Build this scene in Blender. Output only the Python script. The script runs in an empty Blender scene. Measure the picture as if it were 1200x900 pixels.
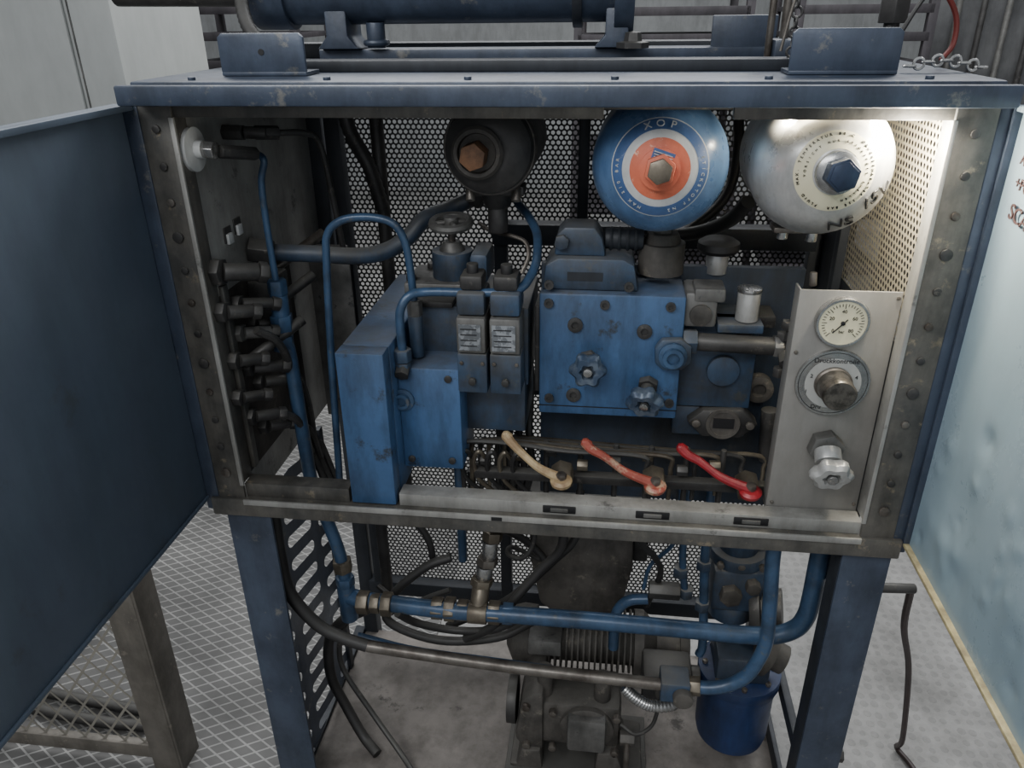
import bpy, bmesh, math, random
from mathutils import Vector, Matrix, Quaternion
random.seed(4)
S=bpy.context.scene
COL=S.collection
CUR=None
# ---------------------------------------------------------------- materials
def lin(c):
    c=c/255.0
    return c/12.92 if c<=.04045 else ((c+.055)/1.055)**2.4
def rgb(t): return (lin(t[0]),lin(t[1]),lin(t[2]),1)
def newmat(name):
    m=bpy.data.materials.new(name); m.use_nodes=True
    nt=m.node_tree; b=nt.nodes['Principled BSDF']; return m,nt,b
def coord(nt):
    return nt.nodes.new('ShaderNodeTexCoord').outputs['Object']
def VM(nt,op,a,b=None):
    n=nt.nodes.new('ShaderNodeVectorMath'); n.operation=op
    for i,v in enumerate((a,b)):
        if v is None: continue
        if isinstance(v,tuple): n.inputs[i].default_value=v
        else: nt.links.new(v,n.inputs[i])
    return n
def MA(nt,op,a,b=None):
    n=nt.nodes.new('ShaderNodeMath'); n.operation=op
    for i,v in enumerate((a,b)):
        if v is None: continue
        if isinstance(v,(int,float)): n.inputs[i].default_value=v
        else: nt.links.new(v,n.inputs[i])
    return n.outputs[0]
def M(name,c1,c2=None,rough=.5,metal=0.0,scale=12,lo=.45,hi=.7,bump=.15,c3=None,sc3=40,fine=90,grime=.45,dust=0.0):
    m,nt,b=newmat(name); L=nt.links.new
    co=coord(nt)
    c2=c2 or tuple(int(v*.72) for v in c1)
    n=nt.nodes.new('ShaderNodeTexNoise'); n.inputs['Scale'].default_value=scale; n.inputs['Detail'].default_value=8; n.inputs['Roughness'].default_value=.65
    L(co,n.inputs['Vector'])
    r=nt.nodes.new('ShaderNodeValToRGB'); r.color_ramp.elements[0].position=lo; r.color_ramp.elements[1].position=hi
    r.color_ramp.elements[0].color=rgb(c1); r.color_ramp.elements[1].color=rgb(c2)
    L(n.outputs['Fac'],r.inputs['Fac']); out=r.outputs['Color']
    if c3:
        n3=nt.nodes.new('ShaderNodeTexNoise'); n3.inputs['Scale'].default_value=sc3; n3.inputs['Detail'].default_value=6; n3.inputs['Roughness'].default_value=.7
        L(co,n3.inputs['Vector'])
        r3=nt.nodes.new('ShaderNodeValToRGB'); r3.color_ramp.elements[0].position=.60; r3.color_ramp.elements[1].position=.68
        L(n3.outputs['Fac'],r3.inputs['Fac'])
        mx=nt.nodes.new('ShaderNodeMix'); mx.data_type='RGBA'
        L(r3.outputs['Color'],mx.inputs['Factor']); L(out,mx.inputs['A']); mx.inputs['B'].default_value=rgb(c3); out=mx.outputs['Result']
    if grime:
        sv=VM(nt,'MULTIPLY',co,(1,1,.28)).outputs[0]
        n4=nt.nodes.new('ShaderNodeTexNoise'); n4.inputs['Scale'].default_value=17; n4.inputs['Detail'].default_value=9; n4.inputs['Roughness'].default_value=.7; L(sv,n4.inputs['Vector'])
        r4=nt.nodes.new('ShaderNodeValToRGB'); r4.color_ramp.elements[0].position=.36; r4.color_ramp.elements[1].position=.58
        r4.color_ramp.elements[0].color=(.28,.27,.25,1); L(n4.outputs['Fac'],r4.inputs['Fac'])
        m4=nt.nodes.new('ShaderNodeMix'); m4.data_type='RGBA'; m4.blend_type='MULTIPLY'; m4.inputs['Factor'].default_value=grime
        L(out,m4.inputs['A']); L(r4.outputs['Color'],m4.inputs['B']); out=m4.outputs['Result']
    if dust:
        ge=nt.nodes.new('ShaderNodeNewGeometry'); sp=nt.nodes.new('ShaderNodeSeparateXYZ'); L(ge.outputs['Normal'],sp.inputs[0])
        f=MA(nt,'MULTIPLY',MA(nt,'MAXIMUM',sp.outputs[2],0.0),MA(nt,'MULTIPLY',n.outputs['Fac'],dust*2))
        m5=nt.nodes.new('ShaderNodeMix'); m5.data_type='RGBA'; L(f,m5.inputs['Factor']); L(out,m5.inputs['A']); m5.inputs['B'].default_value=rgb((120,118,112)); out=m5.outputs['Result']
    L(out,b.inputs['Base Color'])
    b.inputs['Metallic'].default_value=metal
    mr=nt.nodes.new('ShaderNodeMapRange'); mr.inputs['To Min'].default_value=max(.05,rough-.12); mr.inputs['To Max'].default_value=min(1,rough+.15)
    L(n.outputs['Fac'],mr.inputs['Value']); L(mr.outputs['Result'],b.inputs['Roughness'])
    if bump:
        nf=nt.nodes.new('ShaderNodeTexNoise'); nf.inputs['Scale'].default_value=fine; nf.inputs['Detail'].default_value=4; L(co,nf.inputs['Vector'])
        bp=nt.nodes.new('ShaderNodeBump'); bp.inputs['Strength'].default_value=bump; bp.inputs['Distance'].default_value=.002
        L(nf.outputs['Fac'],bp.inputs['Height']); L(bp.outputs['Normal'],b.inputs['Normal'])
    return m
def perf(name,col,pitch,rad,ax):
    m,nt,b=newmat(name); L=nt.links.new
    b.inputs['Base Color'].default_value=rgb(col); b.inputs['Roughness'].default_value=.5; b.inputs['Metallic'].default_value=.2
    sep=nt.nodes.new('ShaderNodeSeparateXYZ'); L(coord(nt),sep.inputs[0])
    cb=nt.nodes.new('ShaderNodeCombineXYZ'); L(sep.outputs[ax],cb.inputs[0]); L(sep.outputs[2],cb.inputs[1])
    p=VM(nt,'MULTIPLY',cb.outputs[0],(1/pitch,1/(pitch*1.732),1)).outputs[0]
    ds=[]
    for off in (0,.5):
        q=VM(nt,'ADD',p,(off,off,0)).outputs[0]
        q=VM(nt,'FRACTION',q).outputs[0]
        q=VM(nt,'SUBTRACT',q,(.5,.5,0)).outputs[0]
        q=VM(nt,'MULTIPLY',q,(1,1.732,0)).outputs[0]
        ds.append(VM(nt,'LENGTH',q).outputs['Value'])
    d=MA(nt,'MINIMUM',ds[0],ds[1]); h=MA(nt,'LESS_THAN',d,rad)
    tr=nt.nodes.new('ShaderNodeBsdfTransparent'); mx=nt.nodes.new('ShaderNodeMixShader')
    L(h,mx.inputs[0]); L(b.outputs[0],mx.inputs[1]); L(tr.outputs[0],mx.inputs[2])
    L(mx.outputs[0],nt.nodes['Material Output'].inputs[0]); return m
def slots(name,base,py,pz,hy,hr,oy):
    m=base.copy(); m.name=name; nt=m.node_tree; L=nt.links.new; b=nt.nodes['Principled BSDF']
    sep=nt.nodes.new('ShaderNodeSeparateXYZ'); L(coord(nt),sep.inputs[0])
    u=MA(nt,'MULTIPLY',MA(nt,'SUBTRACT',MA(nt,'FRACT',MA(nt,'MULTIPLY',MA(nt,'ADD',sep.outputs[1],oy),1/py)),.5),py)
    zz=MA(nt,'ADD',sep.outputs[2],MA(nt,'MULTIPLY',u,.25))
    v=MA(nt,'MULTIPLY',MA(nt,'SUBTRACT',MA(nt,'FRACT',MA(nt,'MULTIPLY',zz,1/pz)),.5),pz)
    du=MA(nt,'MAXIMUM',MA(nt,'SUBTRACT',MA(nt,'ABSOLUTE',u),hy),0.0)
    d=MA(nt,'SQRT',MA(nt,'ADD',MA(nt,'MULTIPLY',du,du),MA(nt,'MULTIPLY',v,v)))
    h=MA(nt,'LESS_THAN',d,hr)
    tr=nt.nodes.new('ShaderNodeBsdfTransparent'); mx=nt.nodes.new('ShaderNodeMixShader')
    L(h,mx.inputs[0]); L(b.outputs[0],mx.inputs[1]); L(tr.outputs[0],mx.inputs[2])
    L(mx.outputs[0],nt.nodes['Material Output'].inputs[0]); return m
def diamond(name,c_line,c_hole,su,sv,wd,alpha=False,axes=(0,1)):
    m,nt,b=newmat(name); L=nt.links.new
    sep=nt.nodes.new('ShaderNodeSeparateXYZ'); L(coord(nt),sep.inputs[0])
    u=MA(nt,'MULTIPLY',sep.outputs[axes[0]],1/su); v=MA(nt,'MULTIPLY',sep.outputs[axes[1]],1/sv)
    a=MA(nt,'ABSOLUTE',MA(nt,'SUBTRACT',MA(nt,'FRACT',MA(nt,'ADD',u,v)),.5))
    c=MA(nt,'ABSOLUTE',MA(nt,'SUBTRACT',MA(nt,'FRACT',MA(nt,'SUBTRACT',u,v)),.5))
    mn=MA(nt,'MINIMUM',a,c); f=MA(nt,'GREATER_THAN',mn,wd)
    n=nt.nodes.new('ShaderNodeTexNoise'); n.inputs['Scale'].default_value=5; n.inputs['Detail'].default_value=8; L(coord(nt),n.inputs['Vector'])
    mx=nt.nodes.new('ShaderNodeMix'); mx.data_type='RGBA'
    L(f,mx.inputs['Factor']); mx.inputs['A'].default_value=rgb(c_line); mx.inputs['B'].default_value=rgb(c_hole)
    m2=nt.nodes.new('ShaderNodeMix'); m2.data_type='RGBA'; m2.blend_type='MULTIPLY'; m2.inputs['Factor'].default_value=.7
    L(mx.outputs['Result'],m2.inputs['A'])
    hs=nt.nodes.new('ShaderNodeValToRGB'); L(n.outputs['Fac'],hs.inputs['Fac']); hs.color_ramp.elements[0].color=(.4,.4,.4,1); hs.color_ramp.elements[0].position=.35; hs.color_ramp.elements[1].position=.62
    L(hs.outputs['Color'],m2.inputs['B'])
    L(m2.outputs['Result'],b.inputs['Base Color']); b.inputs['Roughness'].default_value=.6
    if alpha:
        tr=nt.nodes.new('ShaderNodeBsdfTransparent'); ms=nt.nodes.new('ShaderNodeMixShader')
        L(f,ms.inputs[0]); L(b.outputs[0],ms.inputs[1]); L(tr.outputs[0],ms.inputs[2]); L(ms.outputs[0],nt.nodes['Material Output'].inputs[0])
    else:
        bp=nt.nodes.new('ShaderNodeBump'); bp.inputs['Distance'].default_value=.004; bp.invert=True; L(f,bp.inputs['Height']); L(bp.outputs['Normal'],b.inputs['Normal'])
    return m
def studs(name,c1,c2,pitch):
    m,nt,b=newmat(name); L=nt.links.new
    v=nt.nodes.new('ShaderNodeTexVoronoi'); v.inputs['Scale'].default_value=1/pitch; v.inputs['Randomness'].default_value=.25; L(coord(nt),v.inputs['Vector'])
    f=MA(nt,'LESS_THAN',v.outputs['Distance'],.33)
    n=nt.nodes.new('ShaderNodeTexNoise'); n.inputs['Scale'].default_value=2.5; n.inputs['Detail'].default_value=10; n.inputs['Roughness'].default_value=.75; L(coord(nt),n.inputs['Vector'])
    r=nt.nodes.new('ShaderNodeValToRGB'); r.color_ramp.elements[0].position=.38; r.color_ramp.elements[1].position=.62; r.color_ramp.elements[0].color=rgb(c1); r.color_ramp.elements[1].color=rgb(c2); L(n.outputs['Fac'],r.inputs['Fac'])
    mx=nt.nodes.new('ShaderNodeMix'); mx.data_type='RGBA'; mx.blend_type='MULTIPLY'; L(MA(nt,'MULTIPLY',f,.35),mx.inputs['Factor']); L(r.outputs['Color'],mx.inputs['A']); mx.inputs['B'].default_value=(.6,.6,.6,1)
    L(mx.outputs['Result'],b.inputs['Base Color']); b.inputs['Roughness'].default_value=.6
    bp=nt.nodes.new('ShaderNodeBump'); bp.inputs['Distance'].default_value=.003; L(f,bp.inputs['Height']); L(bp.outputs['Normal'],b.inputs['Normal'])
    return m
def emis(name,col,st):
    m,nt,b=newmat(name); b.inputs['Emission Color'].default_value=rgb(col); b.inputs['Emission Strength'].default_value=st; b.inputs['Base Color'].default_value=rgb(col); return m

doorL=M('door_paint_unlit',(84,96,110),(70,82,97),.42,0,3,.3,.75,.05,(72,80,88),9,40,grime=.2)  # left door: darker copy of the door colour, without the lamp light
doorR=M('door_paint_lit',(146,166,178),(128,150,162),.28,0,3,.3,.75,.3,(122,140,150),9,14,grime=.12)  # right door: lamp light on it is put into this paler colour
frame=M('frame_worn_steel',(104,101,95),(74,74,72),.45,.2,14,.4,.65,.2,(138,128,110),30,grime=.6)
lidm=M('lid_blue_steel',(68,78,94),(50,58,72),.38,.15,9,.4,.7,.15,(108,108,106),25,grime=.5)
blue=M('machine_blue_paint',(66,98,138),(54,82,116),.4,0,8,.42,.7,.15,(50,58,68),18,grime=.65,dust=.35)
blue2=M('machine_blue_dirty',(56,78,104),(56,61,68),.45,0,10,.38,.62,.2,(74,77,78),24,grime=.65,dust=.55)
blued=M('backplate_blue_dirty',(54,69,88),(52,56,62),.5,.05,7,.35,.65,.2,(76,78,80),16,grime=.65)
bluepipe=M('pipe_blue',(62,88,118),(50,68,90),.33,.1,20,.45,.65,.1,(90,95,100),50,grime=.5)
canblue=M('filter_blue',(40,60,102),(32,48,78),.45,0,10,.4,.7,.1,grime=.6)
dark=M('dark_steel',(72,71,70),(46,45,45),.48,.35,18,.4,.7,.2,(104,100,94),40,dust=.4)
black=M('black_rubber',(44,43,43),(32,31,31),.5,0,20,.4,.7,.1,dust=.3)
postd=M('post_dark_blue',(50,54,60),(40,43,48),.5,.15,12,.4,.7,.1)
grey=M('grey_casting',(118,117,114),(82,82,80),.48,.35,14,.4,.7,.25,(62,62,64),30,grime=.5)
casting=M('dusty_casting',(96,92,87),(62,60,57),.6,.25,16,.4,.7,.3,(124,118,108),30,grime=.65,dust=.3)
wallgrey=M('side_panel_grey',(168,167,162),(132,131,127),.42,.2,6,.4,.7,.15,(96,95,92),16,grime=.45)
wallbrown=M('side_panel_dark',(80,75,70),(54,51,48),.5,.2,10,.4,.65,.2,(106,100,92),22,grime=.6)
panel=M('panel_grey',(148,146,141),(134,132,128),.42,.3,6,.4,.7,.05,grime=.25)
silver=M('silver_paint',(198,198,195),(172,172,171),.30,.4,10,.4,.7,.05,(156,153,148),26,grime=.45)
chrome=M('chrome_steel',(190,190,188),(140,140,140),.25,.85,30,.4,.7,.05)
steel=M('pipe_steel',(128,123,116),(86,78,72),.38,.6,22,.4,.65,.15)
brass=M('fitting_brass_grey',(126,118,104),(92,84,74),.4,.6,20,.4,.65,.15)
rust=M('rusty_cap',(134,98,72),(84,64,50),.6,.3,30,.4,.65,.3)
orange=M('orange_label',(210,112,82),(192,96,70),.5,0,20,.4,.7,.05,(228,188,164),45,grime=.45)
labelblue=M('label_blue',(76,104,150),(64,92,134),.45,0,18,.4,.65,.05,(150,160,176),50,grime=.4)
ablue=M('accumulator_blue',(96,126,164),(72,104,146),.28,0,12,.4,.7,.05,(72,90,116),9,grime=.45)
white=M('label_white',(200,201,199),(176,178,178),.45,0,20,.4,.7,.02,grime=.3)
dialw=M('dial_plate_grey',(188,188,184),(176,176,172),.35,.3,20,.4,.7,.02,grime=.1)
cream=M('lever_cream',(190,168,130),(156,130,98),.45,0,30,.45,.6,.1,(160,70,56),20)
redc=M('lever_red_worn',(160,78,64),(188,156,130),.4,0,30,.5,.58,.1)
red=M('lever_red',(158,36,44),(124,28,36),.35,0,30,.45,.65,.1)
ink=M('ink_black',(24,24,26),(18,18,20),.5,0,10,.4,.7,0,grime=0)
inkr=M('marker_brown',(70,44,42),(58,38,38),.6,0,10,.4,.7,0,grime=0)
edgec=M('edge_cream',(200,188,146),(150,140,112),.5,0,20,.45,.65,.1)
tray=M('tray_dusty',(136,130,124),(104,99,94),.6,.05,5,.35,.7,.2,(76,72,68),14,grime=.5)
concrete=studs('floor_studded',(152,151,148),(112,111,108),.03)
bgwall=M('wall_paint',(150,152,152),(132,134,134),.8,0,2,.4,.7,.1,grime=.3)
bgdark=M('wall_dark',(88,89,90),(66,67,69),.8,0,3,.4,.7,.1)
lock=M('locker_grey',(172,175,172),(162,165,163),.5,0,2,.4,.7,.02,grime=.12)
rackm=M('rack_dark',(70,66,70),(50,48,52),.6,.1,6,.4,.7,.1)
tan=M('gauge_face',(216,210,180),(206,198,168),.4,0,10,.4,.7,0,grime=.1)
fence=M('fence_brown_grey',(112,107,99),(84,80,74),.5,.15,10,.4,.7,.2,(138,131,119),20)
redwire=M('wire_redbrown',(110,44,38),(80,34,30),.5,0,10,.4,.7,0)
perfX=perf('perforated_back',(72,72,72),.0105,.36,0)
perfY=perf('perforated_side',(176,168,146),.0115,.33,1)
slotm=slots('slotted_sheet',lidm,.15,.056,.044,.0135,.03)
grate=diamond('expanded_metal_floor',(150,149,146),(98,97,95),.06,.034,.075)
fmesh=diamond('fence_mesh',(134,130,120),(0,0,0),.05,.07,.07,True,(0,2))
lampm=emis('lamp_glow',(255,240,205),24)

# ---------------------------------------------------------------- geometry helpers
def G(name,loc=(0,0,0)):
    global CUR
    e=bpy.data.objects.new(name,None); e.empty_display_size=.05; COL.objects.link(e); CUR=e; return e
def fin(name,bm,mat,bev=0,seg=2):
    bmesh.ops.remove_doubles(bm,verts=bm.verts,dist=1e-6)
    bmesh.ops.recalc_face_normals(bm,faces=bm.faces)
    if bev:
        es=[e for e in bm.edges if len(e.link_faces)==2 and e.calc_face_angle(0)>.6]
        bmesh.ops.bevel(bm,geom=es,offset=bev,segments=seg,affect='EDGES',clamp_overlap=True,profile=.5)
    for f in bm.faces: f.smooth=True
    for e in bm.edges:
        if len(e.link_faces)==2 and e.calc_face_angle(0)>.6: e.smooth=False
    me=bpy.data.meshes.new(name); bm.to_mesh(me); bm.free()
    me.materials.append(mat)
    o=bpy.data.objects.new(name,me); COL.objects.link(o); o.parent=CUR
    return o
def box(name,x0,x1,y0,y1,z0,z1,mat,bev=.002,rot=None):
    bm=bmesh.new(); bmesh.ops.create_cube(bm,size=1)
    c=Vector(((x0+x1)/2,(y0+y1)/2,(z0+z1)/2))
    for v in bm.verts: v.co=Vector((v.co.x*(x1-x0),v.co.y*(y1-y0),v.co.z*(z1-z0)))
    if rot: bmesh.ops.rotate(bm,verts=bm.verts,cent=(0,0,0),matrix=Matrix.Rotation(rot[1],3,rot[0]))
    for v in bm.verts: v.co+=c
    return fin(name,bm,mat,min(bev,.3*min(abs(x1-x0),abs(y1-y0),abs(z1-z0))))
def prism(name,poly,y0,y1,mat,bev=.002,plane='xz'):
    bm=bmesh.new()
    def P(a,b,c): return (a,c,b) if plane=='xz' else ((c,a,b) if plane=='yz' else (a,b,c))
    v0=[bm.verts.new(P(a,b,y0)) for a,b in poly]; v1=[bm.verts.new(P(a,b,y1)) for a,b in poly]
    bm.faces.new(v0); bm.faces.new(v1)
    n=len(poly)
    for i in range(n): bm.faces.new((v0[i],v0[(i+1)%n],v1[(i+1)%n],v1[i]))
    return fin(name,bm,mat,bev)
def lathe(name,o,axis,prof,mat,n=32,bev=0,rot0=0,fn=None):
    q=Vector((0,0,1)).rotation_difference(Vector(axis).normalized()); o=Vector(o)
    bm=bmesh.new(); rings=[]
    for r,h in prof:
        if r<1e-6: rings.append([bm.verts.new(o+q@Vector((0,0,h)))])
        else:
            ring=[]
            for i in range(n):
                a=rot0+2*math.pi*i/n; rr=r*(fn(a) if fn else 1)
                ring.append(bm.verts.new(o+q@Vector((rr*math.cos(a),rr*math.sin(a),h))))
            rings.append(ring)
    for A,B in zip(rings,rings[1:]):
        if len(A)==1 and len(B)==1: continue
        for i in range(n):
            j=(i+1)%n
            if len(A)==1: bm.faces.new((A[0],B[i],B[j]))
            elif len(B)==1: bm.faces.new((A[i],A[j],B[0]))
            else: bm.faces.new((A[i],A[j],B[j],B[i]))
    if len(rings[0])>1: bm.faces.new(rings[0])
    if len(rings[-1])>1: bm.faces.new(rings[-1])
    return fin(name,bm,mat,bev)
def cyl(name,p0,p1,r,mat,n=24,r2=None,bev=.001,rot0=0):
    p0=Vector(p0);p1=Vector(p1);d=p1-p0;L=d.length
    return lathe(name,p0,d,[(r,0),(r if r2 is None else r2,L)],mat,n,min(bev,L*.2),rot0)
def nut(name,p0,p1,r,mat): return cyl(name,p0,p1,r,mat,6,bev=.0012,rot0=.3)
def catmull(pts,sub):
    P=[Vector(p) for p in pts]
    if len(P)<3: return P
    out=[]; Q=[P[0]*2-P[1]]+P+[P[-1]*2-P[-2]]
    for i in range(1,len(Q)-2):
        a,b,c,d=Q[i-1:i+3]
        for k in range(sub):
            t=k/sub
            out.append(.5*((2*b)+(c-a)*t+(2*a-5*b+4*c-d)*t*t+(3*b-a-3*c+d)*t**3))
    out.append(P[-1]); return out
def tube(name,pts,r,mat,n=12,sub=6,rfn=None):
    P=catmull(pts,sub)
    bm=bmesh.new(); T=[]
    for i in range(len(P)):
        a=P[max(0,i-1)];b=P[min(len(P)-1,i+1)]; T.append((b-a).normalized())
    up=Vector((0,0,1)) if abs(T[0].z)<.9 else Vector((1,0,0))
    nrm=T[0].cross(up).normalized(); rings=[]
    for i,p in enumerate(P):
        if i: 
            q=T[i-1].rotation_difference(T[i]); nrm=(q@nrm); nrm=(nrm-T[i]*nrm.dot(T[i])).normalized()
        bn=T[i].cross(nrm); rr=r*(rfn(i/(len(P)-1),i) if rfn else 1)
        rings.append([bm.verts.new(p+(nrm*math.cos(2*math.pi*k/n)+bn*math.sin(2*math.pi*k/n))*rr) for k in range(n)])
    for A,B in zip(rings,rings[1:]):
        for i in range(n):
            j=(i+1)%n; bm.faces.new((A[i],A[j],B[j],B[i]))
    bm.faces.new(rings[0]);bm.faces.new(rings[-1])
    return fin(name,bm,mat)
def torus(name,c,axis,R,r,mat,n=32,m=8):
    q=Vector((0,0,1)).rotation_difference(Vector(axis).normalized()); c=Vector(c); bm=bmesh.new(); rings=[]
    for i in range(n):
        a=2*math.pi*i/n
        rings.append([bm.verts.new(c+q@Vector(((R+r*math.cos(2*math.pi*k/m))*math.cos(a),(R+r*math.cos(2*math.pi*k/m))*math.sin(a),r*math.sin(2*math.pi*k/m)))) for k in range(m)])
    for i in range(n):
        A,B=rings[i],rings[(i+1)%n]
        for k in range(m): bm.faces.new((A[k],A[(k+1)%m],B[(k+1)%m],B[k]))
    return fin(name,bm,mat)
def lobed(name,o,axis,R,h,nl,mat,amp=.13):
    return lathe(name,o,axis,[(R*.3,0),(R*.85,0),(R,h*.3),(R,h*.7),(R*.8,h),(R*.45,h*.98),(R*.36,h*.6),(0,h*.6)],mat,nl*10,fn=lambda a:1+amp*math.cos(nl*a))
def text(name,s,loc,size,X,Z,mat,depth=.0004):
    c=bpy.data.curves.new(name+'_c','FONT'); c.body=s; c.size=size; c.extrude=depth; c.align_x='CENTER'; c.align_y='CENTER'
    t=bpy.data.objects.new(name+'_c',c); COL.objects.link(t); bpy.context.view_layer.update()
    me=bpy.data.meshes.new_from_object(t.evaluated_get(bpy.context.evaluated_depsgraph_get())); bpy.data.objects.remove(t)
    X=Vector(X).normalized();Z=Vector(Z).normalized();N=X.cross(Z)
    mt=Matrix((( X.x,Z.x,N.x,loc[0]),(X.y,Z.y,N.y,loc[1]),(X.z,Z.z,N.z,loc[2]),(0,0,0,1)))
    me.transform(mt); me.materials.clear(); me.materials.append(mat)
    o=bpy.data.objects.new(name,me); COL.objects.link(o); o.parent=CUR; return o

ZB=.891
# ---------------------------------------------------------------- room
def plain(name,x0,x1,y0,y1,z0,z1,mat):
    global CUR
    CUR=None; return box(name,x0,x1,y0,y1,z0,z1,mat,0)
plain('floor',-7,7,-4,7,-.1,0,concrete)
plain('floor_grating',-3.2,-.34,-.6,2.6,0,.006,grate)
plain('wall_back',-7,7,6.5,6.6,0,3.6,bgwall)
plain('wall_right',5.2,5.3,-4,6.5,0,3.6,bgwall)
plain('wall_left',-5.3,-5.2,-4,6.5,0,3.6,bgwall)

# ---------------------------------------------------------------- cabinet
G('hydraulic_cabinet')
box('lid_plate',-.535,.537,-.045,.53,1.489,1.503,lidm,.003)
box('lid_top_step',-.525,.528,-.03,.52,1.503,1.515,lidm,.003)
box('lid_front_lip',-.536,.538,-.05,-.04,1.487,1.512,lidm,.003)
for i in range(6): cyl('lid_rivet_%d'%i,(-.45+i*.18,-.01,1.514),(-.45+i*.18,-.01,1.519),.005,lidm,10)
box('lid_rail_front',-.40,.36,.12,.17,1.515,1.53,postd,.002)
box('lid_rail_rear',-.40,.36,.33,.40,1.515,1.535,lidm,.002)
box('lid_rail_back',-.52,.52,.46,.52,1.515,1.54,postd,.002)
box('header_a',-.536,.078,0,.012,1.468,1.489,frame,.001)
box('header_b',.236,.538,0,.012,1.468,1.489,frame,.001)
box('post_front_left',-.536,-.49,-.006,.0,.835,1.489,frame,.001)
box('post_front_left_web',-.495,-.490,0,.03,ZB,1.469,frame,.001)
box('post_front_left_edge',-.494,-.487,-.009,-.004,ZB,1.469,wallgrey,.001)
box('post_front_right',.49,.538,-.006,.0,.835,1.489,frame,.001)
box('post_front_right_web',.490,.495,0,.03,ZB,1.469,wallgrey,.001)
box('post_front_right_edge',.487,.493,-.009,-.004,ZB,1.469,wallgrey,.001)
for i in range(12):
    z=.915+i*.049
    for sx,nm in ((-.514,'l'),(.515,'r')):
        cyl('frame_bolt_%s%d'%(nm,i),(sx,-.006,z),(sx,-.010,z),.0055 if i%4 else .008,dark if i%3 else steel,12)
box('hinge_strip_left',-.560,-.536,-.007,.05,.84,1.487,lidm,.002)
box('hinge_strip_right',.538,.560,-.005,.05,.84,1.487,lidm,.002)
box('rail_lower_channel',-.549,.551,-.012,.03,.832,.866,frame,.003)
box('rail_ledge_left',-.49,-.312,0,.03,.866,ZB,frame,.001)
box('rail_ledge_right',-.228,.49,0,.03,.866,ZB-.003,wallgrey,.001)
box('rail_lip',-.49,.49,-.016,-.012,.858,.868,wallgrey,.001)
for i,x in enumerate((.032,.178,.328)):
    box('rail_slot_%d'%i,x-.026,x+.026,-.002,.001,.871,.884,ink,.001)
    box('rail_slot_plate_%d'%i,x-.014,x+.014,-.004,-.001,.874,.881,grey,.001)
box('rail_slot_small',-.075,-.058,-.0175,-.0155,.860,.866,ink,0)
for x,nm in ((-.50,'l'),(.47,'r')):
    box('post_rear_'+nm,x,x+.035,.47,.505,0,1.489,postd,.002)
box('post_rear_inner_left',-.455,-.425,.46,.49,.3,1.489,postd,.002)
box('post_mid_back',.03,.05,.44,.47,1.18,1.489,postd,.002)
box('post_mid_back_2',-.13,-.105,.44,.47,.3,1.489,postd,.002)
box('bar_back_upper',-.13,.47,.42,.46,1.185,1.225,postd,.002)
box('bar_back_low',-.47,.47,.46,.49,.26,.30,postd,.002)
box('bar_back_mid',-.47,.47,.47,.49,.84,.88,postd,.002)
o=box('perforated_panel_back',-.44,.47,.495,.4955,.29,1.489,perfX,0)
box('side_panel_left',-.497,-.492,.03,.47,.835,1.489,wallgrey,0)
box('side_panel_left_dark',-.4918,-.4905,.03,.30,.895,1.205,wallbrown,0)  # thin dark brown sheet over the lower front of the left wall
box('side_panel_right_mesh',.492,.4925,.03,.32,1.17,1.489,perfY,0)
box('side_panel_right_post',.478,.498,.32,.345,.84,1.489,postd,.001)
box('side_panel_right_lower',.492,.497,.03,.47,.84,1.17,postd,0)
box('side_panel_right_rear',.492,.497,.345,.47,1.17,1.489,postd,0)
box('side_header_right',.48,.49,.03,.47,1.465,1.489,postd,.001)
def leg(nm,x0,x1,y0,y1,s):
    box('leg_face_'+nm,x0,x1,y0,y0+.006*s,0,.835,lidm,.001)
leg('fl',-.532,-.455,0,0,1); box('leg_side_fl',-.532,-.526,.006,.07,0,.835,lidm,.001)
leg('fr',.473,.545,0,0,1); box('leg_side_fr',.539,.545,.006,.07,0,.835,frame,.001)
box('leg_inner_fr',.473,.479,.006,.05,0,.835,postd,.001)
box('slotted_side_sheet',-.5025,-.502,.01,.34,.10,.80,slotm,0)
box('slotted_sheet_edge',-.505,-.495,.34,.36,.10,.80,postd,.001)
box('side_low_right_upper',.49,.496,.05,.47,.70,.83,postd,.001)
box('side_low_right_bar',.485,.5,.05,.47,.30,.33,postd,.001)
for i,z in enumerate((.25,.16)): nut('leg_bolt_%d'%i,(.545,.03,z+.1),(.560,.03,z+.1),.014,dark)
box('tray_bottom',-.50,.50,.02,.48,.10,.12,tray,.002)
box('tray_front',-.47,.47,.012,.02,.08,.15,frame,.001)
box('tray_side_r',.49,.50,.02,.48,.12,.16,postd,.001)
box('tray_side_l',-.525,-.50,.02,.48,.08,.13,postd,.001)
box('header_inner_rail',-.49,.49,.012,.03,1.478,1.488,frame,.001)

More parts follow.
